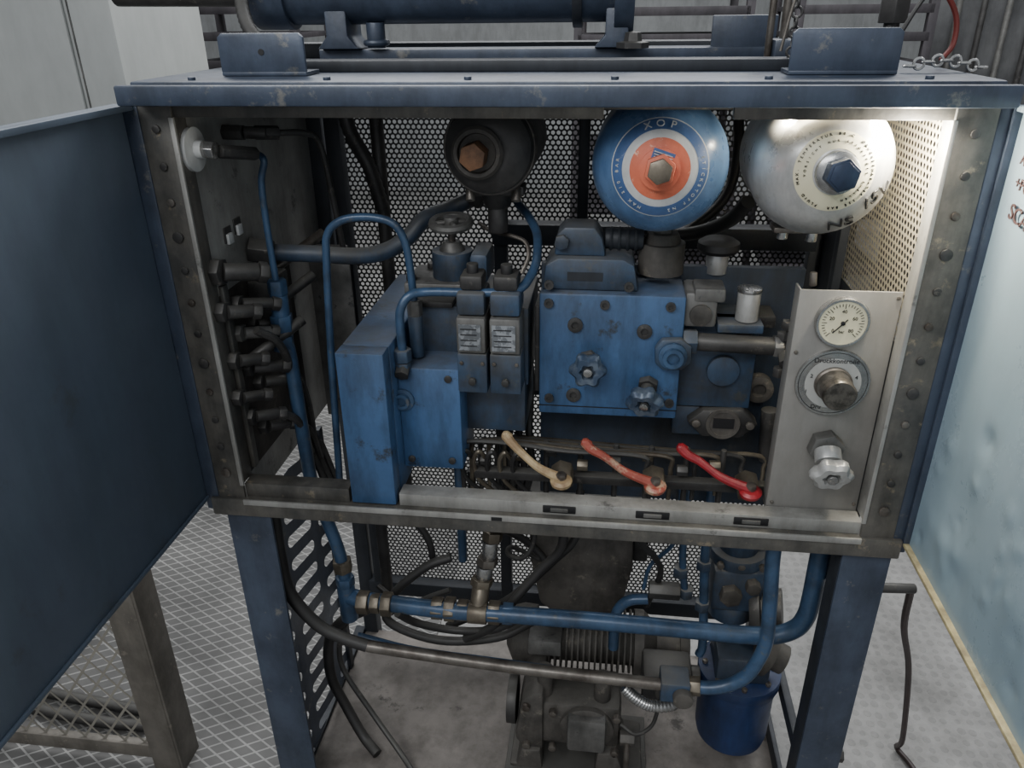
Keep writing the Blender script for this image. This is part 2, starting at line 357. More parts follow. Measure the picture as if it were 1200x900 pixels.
# doors
G('cabinet_door')
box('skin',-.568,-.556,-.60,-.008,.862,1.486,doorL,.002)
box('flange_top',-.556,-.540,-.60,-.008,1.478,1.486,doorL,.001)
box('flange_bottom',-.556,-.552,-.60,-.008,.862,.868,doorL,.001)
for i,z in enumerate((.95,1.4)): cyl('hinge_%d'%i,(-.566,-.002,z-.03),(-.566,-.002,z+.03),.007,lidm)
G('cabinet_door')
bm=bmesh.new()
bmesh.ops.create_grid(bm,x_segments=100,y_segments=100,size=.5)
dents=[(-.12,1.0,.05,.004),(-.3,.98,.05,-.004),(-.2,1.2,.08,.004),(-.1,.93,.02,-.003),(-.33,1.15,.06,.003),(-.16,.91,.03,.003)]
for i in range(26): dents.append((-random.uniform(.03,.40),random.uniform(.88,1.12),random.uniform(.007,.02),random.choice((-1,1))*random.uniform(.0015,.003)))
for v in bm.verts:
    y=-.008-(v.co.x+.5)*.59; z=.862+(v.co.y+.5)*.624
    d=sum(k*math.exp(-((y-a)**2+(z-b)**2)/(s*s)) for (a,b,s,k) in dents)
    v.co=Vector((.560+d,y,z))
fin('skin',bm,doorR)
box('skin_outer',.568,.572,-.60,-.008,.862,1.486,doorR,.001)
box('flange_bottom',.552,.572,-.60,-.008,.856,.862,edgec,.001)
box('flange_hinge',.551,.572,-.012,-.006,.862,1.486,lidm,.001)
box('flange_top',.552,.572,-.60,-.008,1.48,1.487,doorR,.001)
for i,(s,z,y,sz) in enumerate((('VO',1.450,-.054,.017),('ACC',1.430,-.062,.018),('+POW',1.403,-.073,.019),('SCAR',1.370,-.080,.026))):
    text('marker_%d'%i,s,(.5560,y,z),sz,(0,-1,-.12),(0,-.12,1),inkr,.0008)

# ---------------------------------------------------------------- left wall fittings
G('bulkhead_fitting')
lathe('white_ring',(-.492,.03,1.422),(1,0,0),[(.03,0),(.03,.008),(.012,.010),(.012,.02)],white)
nut('hex',(-.472,.03,1.422),(-.455,.03,1.421),.013,chrome)
nut('elbow_nut',(-.455,.04,1.418),(-.430,.1,1.405),.010,dark)
G('bulkhead_fitting')
nut('hex_a',(-.492,.135,1.430),(-.46,.135,1.430),.012,dark)
cyl('stub',(-.46,.135,1.430),(-.43,.145,1.428),.009,dark)
nut('hex_b',(-.45,.15,1.428),(-.42,.17,1.425),.011,dark)
tube('pipe',[(-.42,.17,1.425),(-.39,.2,1.42),(-.375,.22,1.40),(-.37,.24,1.30),(-.37,.26,1.22)],.005,dark)
G('latch_plate')
for i,(y,z) in enumerate(((.08,1.285),(.115,1.29))):
    box('slot_%d'%i,-.493,-.490,y,y+.024,z-.012,z+.012,dark,.001)
    box('tab_%d'%i,-.491,-.486,y+.004,y+.02,z-.014,z+.002,white,.001)
G('hose_fitting_bank')
rows=[(.03,1.245,.017,.055,dark),(.02,1.185,.013,.04,dark),(.07,1.18,.012,.05,dark),(.06,1.135,.012,.045,grey),(.11,1.13,.010,.045,dark),(.03,1.10,.012,.035,dark),(.07,1.07,.012,.05,dark),(.02,1.04,.011,.035,dark),(.10,1.03,.012,.045,dark),(.05,.99,.012,.04,dark),(.09,.95,.012,.04,dark)]
for i,(y,z,r,l,mt) in enumerate(rows):
    nut('base_%d'%i,(-.491,y,z),(-.476,y,z),r*1.25,mt)
    cyl('barrel_%d'%i,(-.476,y,z),(-.491+l,y+.03,z-.008),r*.8,mt)
    nut('tip_%d'%i,(-.491+l,y+.03,z-.008),(-.491+l+.010,y+.038,z-.012),r,dark)
for i,(y,z) in enumerate(((.02,1.15),(.05,.99),(.07,1.07),(.09,.95))):
    tube('hose_%d'%i,[(-.45,y+.03,z-.005),(-.43,y+.06,z-.04),(-.435,y+.1,z-.12),(-.44,y+.12,.85),(-.42,y+.13,.75)],.007,dark,8)
for i in range(3):
    cyl('rod_%d'%i,(-.485,.06+i*.07,1.08+i*.055),(-.41,.14+i*.07,1.13+i*.055),.009,steel if i==2 else dark)
box('junction_box',-.491,-.45,.12,.2,1.10,1.20,dark,.006)
box('drop_panel',-.47,-.39,.34,.345,.84,1.20,grey,.002)
box('bracket_strip',-.491,-.484,.035,.05,.90,1.22,frame,.001)

# ---------------------------------------------------------------- pipes upper
G('hydraulic_pipe')
tube('run_thin',[(-.445,.08,1.407),(-.442,.12,1.402),(-.428,.12,1.392),(-.437,.12,1.36),(-.439,.12,1.299),(-.438,.12,1.216),(-.437,.12,1.19)],.0055,bluepipe)
nut('nut_1',(-.437,.12,1.205),(-.437,.12,1.180),.016,bluepipe)
cyl('body_1',(-.437,.12,1.18),(-.438,.12,1.12),.0145,bluepipe)
nut('nut_2',(-.438,.12,1.145),(-.439,.12,1.118),.019,bluepipe)
nut('nut_3',(-.440,.12,1.108),(-.441,.12,1.082),.018,bluepipe)
tube('run_thick',[(-.440,.12,1.085),(-.433,.12,1.066),(-.428,.12,.819),(-.412,.12,.75),(-.396,.12,.68),(-.390,.12,.63),(-.389,.12,.57),(-.390,.12,.50)],.012,bluepipe)
nut('nut_4',(-.391,.12,.645),(-.389,.12,.62),.019,brass)
nut('nut_5',(-.389,.12,.605),(-.389,.12,.585),.019,bluepipe)
cyl('tee',(-.389,.12,.585),(-.389,.12,.50),.017,bluepipe)
G('hydraulic_pipe')
tube('run',[(-.535+.05,.155,1.243),(-.47,.18,1.232),(-.40,.2,1.225),(-.330,.22,1.217),(-.285,.24,1.222),(-.250,.26,1.242),(-.225,.28,1.268),(-.184,.32,1.279),(-.14,.33,1.30),(-.125,.33,1.33)],.0145,blue2,14)
nut('nut',(-.49,.155,1.243),(-.455,.16,1.238),.022,dark)
nut('nut_b',(-.15,.33,1.285),(-.135,.33,1.31),.019,dark)
G('hydraulic_pipe')
tube('run',[(-.372,.1,.80),(-.366,.1,.836),(-.353,.1,1.079),(-.341,.1,1.25),(-.334,.1,1.288),(-.315,.1,1.306),(-.290,.1,1.313),(-.255,.1,1.313),(-.228,.1,1.303),(-.214,.1,1.275),(-.209,.1,1.23),(-.206,.1,1.16)],.0062,bluepipe)
nut('nut',(-.206,.1,1.185),(-.206,.1,1.16),.012,grey); cyl('stub',(-.206,.1,1.16),(-.206,.1,1.09),.011,blue2)
G('hydraulic_pipe')
tube('run',[(-.220,.06,1.11),(-.221,.06,1.160),(-.218,.062,1.185),(-.205,.07,1.203),(-.18,.08,1.206),(-.12,.08,1.207),(-.063,.08,1.209),(-.035,.09,1.215),(-.020,.12,1.235),(-.017,.14,1.255),(-.022,.18,1.275),(-.040,.22,1.292),(-.062,.26,1.305),(-.069,.28,1.330),(-.069,.28,1.36)],.007,bluepipe)
nut('nut_1',(-.221,.06,1.118),(-.221,.06,1.098),.015,blue2); nut('nut_2',(-.221,.06,1.096),(-.221,.06,1.078),.013,blue2)
G('thin_capillary_pipe')
tube('run',[(-.125,.25,1.27),(-.10,.22,1.265),(-.06,.2,1.262),(-.04,.19,1.255),(-.035,.18,1.235),(-.045,.17,1.21)],.0035,steel,8)
G('corrugated_hose')
tube('run',[(-.40,.42,1.48),(-.392,.42,1.40),(-.36,.42,1.33),(-.34,.42,1.25)],.013,dark,12,12,rfn=lambda t,i:1+.12*(i%2))
G('vertical_conduit')
cyl('tube',(-.345,.44,1.488),(-.345,.44,.5),.013,dark)

# ---------------------------------------------------------------- left manifold
G('hydraulic_manifold_block')
box('side_plate',-.307,-.232,.031,.38,.868,1.135,blue,.003)
box('side_plate_nose',-.307,-.233,-.003,.0305,.868,1.135,blue,.002)
box('front_block',-.232,-.132,.06,.17,.903,1.086,blue,.003)
box('upper_block',-.228,-.03,.13,.30,1.03,1.165,blue2,.003)
box('right_block',-.135,-.034,.115,.25,.95,1.045,blue2,.003)
lathe('port_plug',(-.226,.06,1.030),(0,-1,0),[(.019,0),(.019,.004),(.013,.005),(.013,.012),(.008,.012),(.008,.006),(0,.006)],bluepipe)
nut('port_nut',(-.221,.075,1.096),(-.221,.045,1.078),.012,dark)
for i,(x,z) in enumerate(((-.15,1.07),(-.15,.92),(-.218,.92))): cyl('bolt_%d'%i,(x,.06,z),(x,.056,z),.006,dark)
box('bracket_top',-.21,-.15,.12,.2,1.165,1.175,dark,.002)
plate_m=M('nameplate_grey',(150,154,158),(110,114,118),.4,.2,90,.48,.52,0)
def solenoid(x0,x1,zoff):
    G('solenoid_valve')
    box('body_lower',x0,x1,.058,.115,1.048+zoff,1.115+zoff,blue2,.003)
    box('coil',x0+.001,x1-.001,.055,.115,1.117+zoff,1.175+zoff,grey,.004)
    box('label',x0+.005,x1-.008,.053,.0546,1.123+zoff,1.165+zoff,plate_m,0)
    for i in range(4): box('label_line_%d'%i,x0+.008,x1-.014,.0524,.0531,1.130+zoff+i*.009,1.1315+zoff+i*.009,ink,0)
    box('cap_block',x0+.002,x1-.002,.06,.12,1.177+zoff,1.212+zoff,blue2,.004)
    box('plug',x0+.006,x1-.006,.07,.115,1.213+zoff,1.236+zoff,dark,.005)
    cyl('gland',((x0+x1)/2,.09,1.23+zoff),((x0+x1)/2,.09,1.25+zoff),.009,black)
    cyl('end_pin',((x0+x1)/2,.058,1.07+zoff),((x0+x1)/2,.05,1.07+zoff),.006,dark)
    for i,dx in enumerate((.007,-.007)):
        cyl('screw_%d'%i,((x0 if dx>0 else x1)+dx,.058,1.1+zoff),((x0 if dx>0 else x1)+dx,.055,1.1+zoff),.003,steel)
solenoid(-.134,-.087,0); solenoid(-.083,-.034,0)
G('handwheel_valve')
box('base',-.24,-.12,.165,.27,1.166,1.19,grey,.004)
cyl('body',(-.165,.21,1.19),(-.165,.21,1.235),.034,blue2)
cyl('bonnet',(-.165,.21,1.235),(-.165,.21,1.25),.022,grey,r2=.014)
cyl('stem',(-.165,.21,1.25),(-.165,.21,1.282),.006,steel)
torus('wheel_rim',(-.165,.21,1.280),(0,-.15,1),.030,.0075,grey)
for i in range(4):
    a=i*math.pi/2+.4; cyl('spoke_%d'%i,(-.165,.21,1.282),(-.165+.028*math.cos(a),.21+.028*math.sin(a),1.280),.0045,grey)
cyl('hub',(-.165,.21,1.276),(-.165,.21,1.29),.012,grey)
box('side_boss',-.13,-.10,.17,.25,1.19,1.24,blue2,.008)
cyl('bolt_a',(-.23,.18,1.19),(-.23,.18,1.2),.008,dark); cyl('bolt_b',(-.21,.25,1.19),(-.21,.25,1.2),.008,dark)

# ---------------------------------------------------------------- right main block
G('control_valve_block')
box('main_body',-.012,.213,.12,.225,.985,1.196,blue,.004)
box('body_split_seam',-.0125,.2135,.1192,.1205,1.0,1.0015,ink,0)
box('left_cheek',-.020,-.012,.13,.2,1.02,1.17,dark,.002)
box('right_extension',.213,.335,.16,.225,.99,1.15,blue2,.003)
box('back_plate',-.018,.408,.226,.242,.757,1.212,blued,.002)
prism('housing',[(-.010,1.197),(.140,1.197),(.132,1.238),(.115,1.247),(.015,1.247),(-.004,1.236)],.135,.22,blue2,.003)
box('housing_mark',.03,.085,.1343,.1352,1.212,1.226,postd,0)
prism('housing_hump',[(.008,1.247),(.088,1.247),(.082,1.275),(.07,1.292),(.024,1.292),(.012,1.28)],.15,.21,blue2,.004)
nut('hump_cap',(.02,.15,1.27),(.02,.14,1.27),.012,blue2)
cyl('connector',(.086,.18,1.268),(.145,.18,1.268),.016,postd)
for i in range(4): torus('connector_rib_%d'%i,(.095+i*.013,.18,1.268),(1,0,0),.016,.003,postd,20,6)
cyl('port_cup',(.175,.19,1.213),(.175,.19,1.262),.036,casting); cyl('port_cup_top',(.175,.19,1.262),(.175,.19,1.277),.03,casting,r2=.024)
nut('port_cup_nut',(.175,.19,1.277),(.175,.19,1.29),.016,grey)
for i,(x,z) in enumerate(((.003,1.21),(.125,1.21),(.003,1.180),(.19,1.18),(.005,1.015),(.2,1.015),(.09,1.18))):
    lathe('socket_bolt_%d'%i,(x,.12,z),(0,-1,0),[(.0075,0),(.0075,.005),(.004,.005),(.004,.002),(0,.002)],dark,16)
for i,(x,z) in enumerate(((.153,1.138),(.045,1.022),(.045,1.145))):
    lathe('plug_%d'%i,(x,.12,z),(0,-1,0),[(.012,0),(.012,.004),(.008,.005),(.006,.005),(.006,.001),(0,.001)],dark,20)
prism('cap_flange',[(.172,1.09),(.185,1.078),(.215,1.08),(.228,1.095),(.226,1.12),(.21,1.132),(.18,1.13),(.17,1.115)],.105,.1199,blue2,.003)
lathe('round_plug',(.198,.105,1.105),(0,-1,0),[(.022,0),(.022,.006),(.016,.008),(.016,.016),(.010,.016),(.010,.008),(0,.008)],bluepipe)
box('small_square_label',.168,.178,.1185,.1205,1.04,1.052,white,0)
cyl('rod',(.225,.13,1.120),(.368,.13,1.116),.0145,dark)
nut('rod_nut',(.213,.13,1.12),(.235,.13,1.12),.021,blue2)
nut('rod_nut_end',(.352,.13,1.117),(.366,.13,1.117),.018,grey)
box('lug_block',.212,.262,.13,.2,1.143,1.20,grey,.006)
box('lug_step',.225,.272,.128,.18,1.185,1.207,grey,.004)
cyl('lug_disc',(.237,.13,1.165),(.237,.122,1.165),.017,casting)
cyl('knurled_cap',(.310,.15,1.152),(.310,.15,1.198),.0175,silver,24)
cyl('knurled_cap_top',(.310,.15,1.198),(.310,.15,1.204),.019,chrome)
cyl('knurled_cap_neck',(.310,.15,1.12),(.310,.15,1.152),.012,dark)
box('cap_base',.265,.335,.13,.18,1.135,1.150,blue2,.003)
cyl('breather_neck',(.268,.235,1.2),(.268,.235,1.237),.018,silver)
lathe('breather_cap',(.268,.235,1.235),(0,0,1),[(.030,0),(.034,.006),(.033,.016),(.024,.022),(0,.024)],black)
box('horn_bracket',.25,.36,.17,.225,1.13,1.15,dark,.003)
prism('diamond_flange',[(.235,.965),(.26,.988),(.325,.992),(.352,.965),(.325,.938),(.262,.938)],.15,.18,dark,.004)
lathe('flange_ring',(.294,.15,.965),(0,-1,0),[(.028,0),(.028,.003),(.022,.003),(.022,.001),(0,.001)],casting)
box('flange_inset',.278,.312,.1475,.1492,.957,.975,ink,0)
for i,x in enumerate((.250,.338)): cyl('flange_bolt_%d'%i,(x,.15,.965),(x,.144,.965),.007,steel)
box('extension_lower',.213,.335,.17,.225,.93,.985,blue2,.003)
lathe('side_plug',(.355,.215,1.008),(0,-1,0),[(.024,0),(.024,.02),(.018,.022),(.012,.022),(.012,.012),(0,.012)],casting)
cyl('corner_pipe',(.378,.2,.97),(.385,.2,.87),.014,dark)
cyl('extension_boss',(.285,.16,1.06),(.285,.15,1.06),.026,blue2)
G('elbow_fitting')
nut('nut_a',(.366,.13,1.115),(.366,.13,1.14),.012,dark); nut('nut_b',(.368,.10,1.10),(.368,.13,1.112),.011,dark)
cyl('stub',(.37,.12,1.13),(.375,.12,1.17),.006,dark); nut('nut_c',(.368,.12,1.15),(.37,.12,1.162),.013,black)
nut('nut_d',(.362,.11,1.09),(.362,.11,1.075),.010,dark)
def starknob(x,z,R,y,ax=(0,-1,0),mt=None):
    G('star_knob')
    A=Vector(ax).normalized(); p=Vector((x,y,z))
    cyl('stem',p,p+A*.045,.011,dark)
    nut('lock_nut',p,p+A*.012,.017,dark)
    lobed('knob',p+A*.032,A,R,.022,6,mt,.12)
    cyl('centre',p+A*.045,p+A*.056,.007,chrome)
knobm=M('knob_worn_blue',(100,112,126),(60,76,98),.4,.2,40,.42,.58,.2)
starknob(.068,1.087,.0265,.12,(0,-1,.0),knobm)
starknob(.165,1.050,.0275,.12,(-.16,-1,-.40),knobm)

# ---------------------------------------------------------------- gauge panel
G('instrument_panel')
box('plate',.354,.4895,.031,.035,.880,1.243,panel,.001)
box('plate_flange_left',.354,.357,.035,.06,.880,1.243,panel,.0005)
for i,(x,z) in enumerate(((.362,1.15),(.484,1.235),(.484,.9),(.362,.895))): cyl('screw_%d'%i,(x,.031,z),(x,.029,z),.003,steel,10)
cyl('seal_stub',(.375,.05,1.243),(.373,.05,1.262),.005,steel)
G('pressure_gauge')
lathe('bezel',(.415,.031,1.200),(0,-1,0),[(.036,0),(.037,.008),(.035,.012),(.032,.012),(.032,.009),(0,.009)],chrome,48)
lathe('face',(.415,.0215,1.200),(0,-1,0),[(.032,0),(.032,.0006),(0,.0006)],tan,40)
for i in range(31):
    a=math.radians(225-i*9); r0=.024 if i%5 else .021
    c,s=math.cos(a),math.sin(a)
    cyl('tick_%d'%i,(.415+r0*c,.0205,1.2+r0*s),(.415+.028*c,.0205,1.2+.028*s),.0005,ink,6,bev=0)
for i,s_ in enumerate(('0','20','40','60','80')):
    a=math.radians(225-i*67); text('num_%d'%i,s_,(.415+.0165*math.cos(a),.0206,1.2+.0165*math.sin(a)),.007,(1,0,0),(0,0,1),ink)
cyl('needle',(.415+.008*.7,.0195,1.2+.008*.7),(.415-.019*.62,.0195,1.2-.019*.78),.0009,ink,6,bev=0)
cyl('needle_hub',(.415,.021,1.2),(.415,.018,1.2),.003,ink)
text('unit','bar',(.415,.0206,1.187),.006,(1,0,0),(0,0,1),ink)
G('pressure_selector_dial')
lathe('bezel',(.418,.031,1.106),(0,-1,0),[(.051,0),(.052,.003),(.051,.006),(.0485,.006),(0,.005)],chrome,48)
lathe('face',(.418,.026,1.106),(0,-1,0),[(.0485,0),(.0485,.0008),(0,.0008)],dialw,48)
torus('face_ring',(.418,.025,1.106),(0,-1,0),.0475,.0005,ink,40,6)
text('legend','Druckkontrolle',(.418,.0248,1.141),.0098,(1,0,0),(0,0,1),ink)
for i,s_ in enumerate('12345'):
    a=math.radians(200-i*55); text('num_%d'%i,s_,(.418+.0375*math.cos(a),.0248,1.101+.027*math.sin(a)),.008,(1,0,0),(0,0,1),ink)
lathe('knob_skirt',(.418,.025,1.106),(0,-1,0),[(.026,0),(.026,.005),(.024,.007)],steel,40)
lathe('knob',(.418,.018,1.106),(0,-1,0),[(.0235,0),(.023,.032),(.021,.035),(0,.035)],M('knob_knurled',(112,107,100),(74,71,66),.35,.7,60,.45,.6,.4),40,fn=lambda a:1+.012*math.cos(36*a))
text('dial_maker','Dru',(.400,.0248,1.068),.009,(1,0,0),(0,0,1),ink)
lathe('arrow_ring',(.434,.0252,1.068),(0,-1,0),[(.004,0),(.004,.001),(0,.001)],ink,12)
G('needle_valve_knob')
nut('bushing',(.424,.031,1.003),(.424,.010,1.003),.026,grey)
cyl('neck',(.424,.012,1.003),(.424,-.004,.992),.019,silver)
cyl('stem',(.424,.0,.995),(.426,-.016,.983),.012,silver)
lobed('knob',(.426,-.010,.985),(0,-.85,-.35),.0285,.02,6,silver,.1)
cyl('centre',(.426,-.025,.979),(.426,-.031,.977),.008,chrome)

# ---------------------------------------------------------------- levers
def lever(px,mat,tx,tz,ty):
    G('ball_valve_lever')
    nut('valve_body',(px-.0,.05,.895),(px+.0,.085,.90),.02,brass)
    cyl('stem',(px,.045,.892),(px,.04,.918),.008,steel)
    nut('stem_nut',(px,.04,.912),(px,.04,.919),.009,steel)
    lathe('hub',(px,.042,.900),(0,-.2,1),[(.017,0),(.018,.006),(.013,.010),(0,.010)],mat,20)
    n=(tx-px); 
    pts=[(px,.042,.909),(px+n*.2,.046,.914),(px+n*.45,.055,.922),(px+n*.72,.068,.938),(px+n*.9,.078,tz-.008),(tx,ty,tz)]
    tube('handle',pts,.0072,mat,10,6,rfn=lambda t,i:1.25-.75*t if t<.5 else .875+.35*(t-.5)*2)
    lathe('tip',(tx,ty,tz),(-1,.1,.3),[(.006,-.01),(.009,0),(.006,.006),(0,.008)],mat,14)
lever(.032,cream,-.063,.958,.085); lever(.182,redc,.068,.952,.085); lever(.330,red,.222,.952,.085)

G('small_bore_tubing')
for i in range(6):
    y=.10+i*.018; z=.935-i*.008; x0=-.14+i*.012
    tube('line_%d'%i,[(x0,y,.80),(x0,y,z-.02),(x0+.015,y,z),(x0+.10,y,z-.002),(x0+.18+.03*i,y,z-.01),(x0+.30+.03*i,y,z-.012),(x0+.31+.03*i,y,z-.04),(x0+.31+.03*i,y,.82)],.004,brass if i%2 else dark,8)
for i in range(8):
    x=-.11+i*.055; nut('fit_%d'%i,(x,.10+.02*(i%3),.90),(x+.018,.10+.02*(i%3),.90),.010,brass if i%2 else dark)
for i in range(7):
    x=-.06+i*.06; cyl('drop_%d'%i,(x,.14,.92),(x,.14,.80),.005,dark)
for i in range(5):
    x=-.12+i*.022; tube('loop_%d'%i,[(x,.10,.90),(x-.012,.085,.925),(x-.022,.09,.90),(x-.015,.1,.86),(x+.01,.12,.82)],.004,brass if i%2 else black,8)
box('valve_mount_bar',-.12,.40,.09,.11,.868,.884,dark,.002)
G('hydraulic_hose')
for i in range(4):
    x=-.085+i*.014; tube('drop_%d'%i,[(x,.20+.02*i,1.02),(x+.004,.2+.02*i,.98),(x-.006+.004*i,.2,.9),(x+.01,.2,.82),(x-.02,.2,.70)],.007,black,8)

# ---------------------------------------------------------------- accumulators
def sphere_prof(R,t0=0,t1=math.pi,n=24): return [(R*math.sin(t0+(t1-t0)*i/n) if 0<t0+(t1-t0)*i/n<math.pi-1e-4 else 0,R*math.cos(t0+(t1-t0)*i/n)) for i in range(n+1)]
G('bladder_accumulator')
c=(-.086,.12,1.412)
lathe('shell',c,(0,-1,.05),[(.060,-.24),(.066,-.22),(.066,-.01),(.062,.008),(.05,.018),(.034,.024),(.032,.024),(0,.024)],dark,48)
lathe('rim',c,(0,-1,.05),[(.068,-.03),(.069,-.02),(.069,-.012),(.067,-.006)],casting,48)
lathe('cap_ring',(-.098,.10,1.410),(0,-1,.05),[(.036,0),(.037,.012),(.033,.016),(.028,.016),(.026,.008),(0,.008)],casting,32)
nut('cap_hex',(-.100,.095,1.409),(-.101,.062,1.409),.0195,rust)
box('clamp',-.13,-.04,.16,.20,1.335,1.35,dark,.002)
cyl('neck',(-.086,.2,1.34),(-.086,.2,1.31),.03,dark,r2=.02); cyl('neck_low',(-.086,.2,1.31),(-.086,.2,1.27),.016,dark)
for i,s_ in enumerate((-1,1)): cyl('clamp_bolt_%d'%i,(-.086+s_*.035,.16,1.35),(-.086+s_*.035,.15,1.33),.007,steel)
G('bladder_accumulator')
c=Vector((.156,.088,1.400)); ax=Vector((-.05,-1,.09)).normalized(); R=.0925
lathe('shell',c,ax,sphere_prof(R),ablue,56)
lathe('shell_rear',c,(0,1,0),[(R*.97,0),(R*.97,.1),(R*.7,.17),(0,.19)],ablue,48)
def cap(nm,r0,r1,k,mt):
    t0=math.asin(r0/R); t1=math.asin(r1/R)
    pr=[(R*k*math.sin(t0+(t1-t0)*i/8),R*k*math.cos(t0+(t1-t0)*i/8)) for i in range(9)]
    if r0<1e-5: pr[0]=(0,R*k)
    pr=pr+[(pr[-1][0],pr[-1][1]-.001)]
    if r0>1e-5: pr=[(pr[0][0],pr[0][1]-.001)]+pr
    return lathe(nm,c,ax,pr,mt,56)
cap('label_outer',0,.062,1.004,white); cap('label_blue_ring',.048,.0605,1.008,labelblue); cap('label_orange',0,.038,1.012,orange)
q_=Vector((0,0,1)).rotation_difference(ax)
def ring_text(nm,s,r,size,mt,a0,da,flip=False):
    for i,ch in enumerate(s):
        if ch==' ': continue
        a=a0+da*i; t=math.asin(r/R)
        n=(q_@Vector((math.sin(t)*math.cos(a),math.sin(t)*math.sin(a),math.cos(t))))
        tang=(q_@Vector((-math.sin(a),math.cos(a),0)))
        if da<0: tang=-tang
        up=n.cross(tang)
        text('%s_%d'%(nm,i),ch,c+n*(R*1.011),size,tang,up,mt,.0006)
def ang(v):
    l=q_.inverted()@Vector(v); return math.atan2(l.y,l.x)
aup=ang((0,0,1)); sgn=1 if (ang((1,0,.0))-aup+math.pi)%(2*math.pi)-math.pi<0 else -1
ring_text('label_top','XOP',.0542,.014,white,aup+sgn*.35,-sgn*.30)
ring_text('label_side','STICKSTOFF N2',.0542,.0065,white,aup-sgn*1.3,-sgn*.13)
ring_text('label_left','MAX 210 BAR',.0542,.0065,white,aup+sgn*2.7,-sgn*.13)
box('label_sticker',.140,.168,-.010,-.008,1.418,1.432,labelblue,0,rot=('Y',.3))
for i in range(3): box('label_line_%d'%i,.142,.166,-.0125,-.0110,1.4215+i*.0033,1.4225+i*.0033,white,0,rot=('Y',.3))
lathe('gas_collar',c+ax*(R*.97),ax,[(.026,0),(.026,.008),(.02,.010)],orange,24)
nut('gas_hex',c+ax*(R*.95),c+ax*(R+.022),.0205,orange); nut('gas_hex_top',c+ax*(R+.022),c+ax*(R+.036),.016,brass)
G('bladder_accumulator')
c=Vector((.366,.085,1.402)); ax=Vector((.0,-1,.06)).normalized(); R=.0925
lathe('shell',c,ax,sphere_prof(R),silver,56)
lathe('shell_rear',c,(0,1,0),[(R*.97,0),(R*.97,.1),(R*.7,.17),(0,.19)],silver,48)
cap('label_ring',.028,.049,1.003,tan)
q_=Vector((0,0,1)).rotation_difference(ax)
aup=ang((0,0,1)); sgn=1 if (ang((1,0,.0))-aup+math.pi)%(2*math.pi)-math.pi<0 else -1
ring_text('print_outer','MAX. TEMPERATUR 80 C  DRUCKBEHAELTER 350 BAR  FLUID',.0445,.0050,ink,aup+sgn*1.9,-sgn*.118)
ring_text('print_inner','VORSICHT NUR STICKSTOFF FUELLEN',.0365,.0042,ink,aup+sgn*1.7,-sgn*.15)
lathe('valve_collar',c+ax*(R*.96),ax,[(.026,0),(.026,.01),(.02,.014)],chrome,32)
bolt_blue=M('bolt_dark_blue',(52,64,86),(38,48,66),.4,.4,20)
nut('gas_hex',c+ax*(R+.004),c+ax*(R+.032),.0205,bolt_blue); nut('gas_hex_top',c+ax*(R+.032),c+ax*(R+.034),.017,bolt_blue)
for i,(s_,dx,dz) in enumerate((('15V',.058,-.028),('NS',.022,-.064))):
    n=Vector((dx,-math.sqrt(R*R-dx*dx-dz*dz),dz)).normalized()
    X=Vector((1,0,.35)); X=(X-n*X.dot(n)).normalized(); U=n.cross(X)
    text('marker_%d'%i,s_,c+n*(R*1.01),.028,X,U,ink,.001)
cyl('clamp_bolt_a',(.335,.10,1.315),(.335,.10,1.295),.008,chrome); cyl('clamp_bolt_b',(.375,.10,1.312),(.375,.10,1.292),.008,chrome)
box('clamp_band',.32,.39,.085,.12,1.306,1.314,steel,.002)
G('hydraulic_hose')
tube('run',[(.12,.36,1.26),(.18,.34,1.235),(.24,.33,1.24),(.29,.3,1.27),(.31,.26,1.31)],.012,black)
tube('run_b',[(.30,.40,1.44),(.31,.42,1.35),(.29,.4,1.28),(.22,.38,1.22)],.009,black)

G('strip_lamp')
cyl('tube',(.30,.028,1.4745),(.47,.028,1.4745),.005,lampm,12)
box('holder_a',.29,.30,.018,.036,1.466,1.486,white,.001); box('holder_b',.47,.48,.018,.036,1.466,1.486,white,.001)

# ---------------------------------------------------------------- lower piping
G('hydraulic_pipe')
A=[(-.389,.12,.556),(-.33,.11,.557),(-.191,.1,.558),(-.076,.1,.559),(.102,.1,.560),(.30,.1,.556),(.385,.1,.555),(.43,.1,.562),(.458,.1,.580),(.470,.1,.605),(.474,.1,.64),(.474,.1,.724),(.474,.1,.80)]
tube('run',A,.0165,bluepipe,16)
for i,(x,l,r,mt) in enumerate(((-.362,.022,.023,brass),(-.336,.018,.020,brass),(-.314,.020,.024,brass),(-.215,.022,.022,brass),(-.190,.020,.024,brass),(-.165,.02,.021,brass),(-.105,.022,.023,brass),(-.078,.02,.021,bluepipe))):
    nut('nut_%d'%i,(x,.105,.557),(x+l,.105,.557),r,mt)
cyl('tee',(-.143,.1,.558),(-.107,.1,.558),.021,brass); cyl('tee_branch',(-.125,.1,.558),(-.122,.13,.60),.017,brass)
G('suction_fitting')
for i,(z0,z1,r,mt) in enumerate(((.60,.615,.022,brass),(.615,.64,.016,chrome),(.64,.655,.021,steel),(.655,.69,.015,chrome),(.69,.71,.020,brass),(.71,.80,.012,dark))):
    f=nut if i%2==0 else cyl
    f('seg_%d'%i,(-.122+.005*i,.13+.006*i,z0),(-.120+.005*i,.133+.006*i,z1),r,mt)
G('hydraulic_pipe')
tube('run_dark',[(-.475,.05,.82),(-.475,.05,.781),(-.477,.05,.705),(-.470,.05,.616),(-.427,.05,.545),(-.380,.05,.516),(-.333,.05,.500)],.012,black,14)
tube('run_steel',[(-.333,.05,.500),(-.25,.05,.492),(-.054,.05,.477),(.168,.05,.468),(.225,.05,.466)],.0115,steel,14)
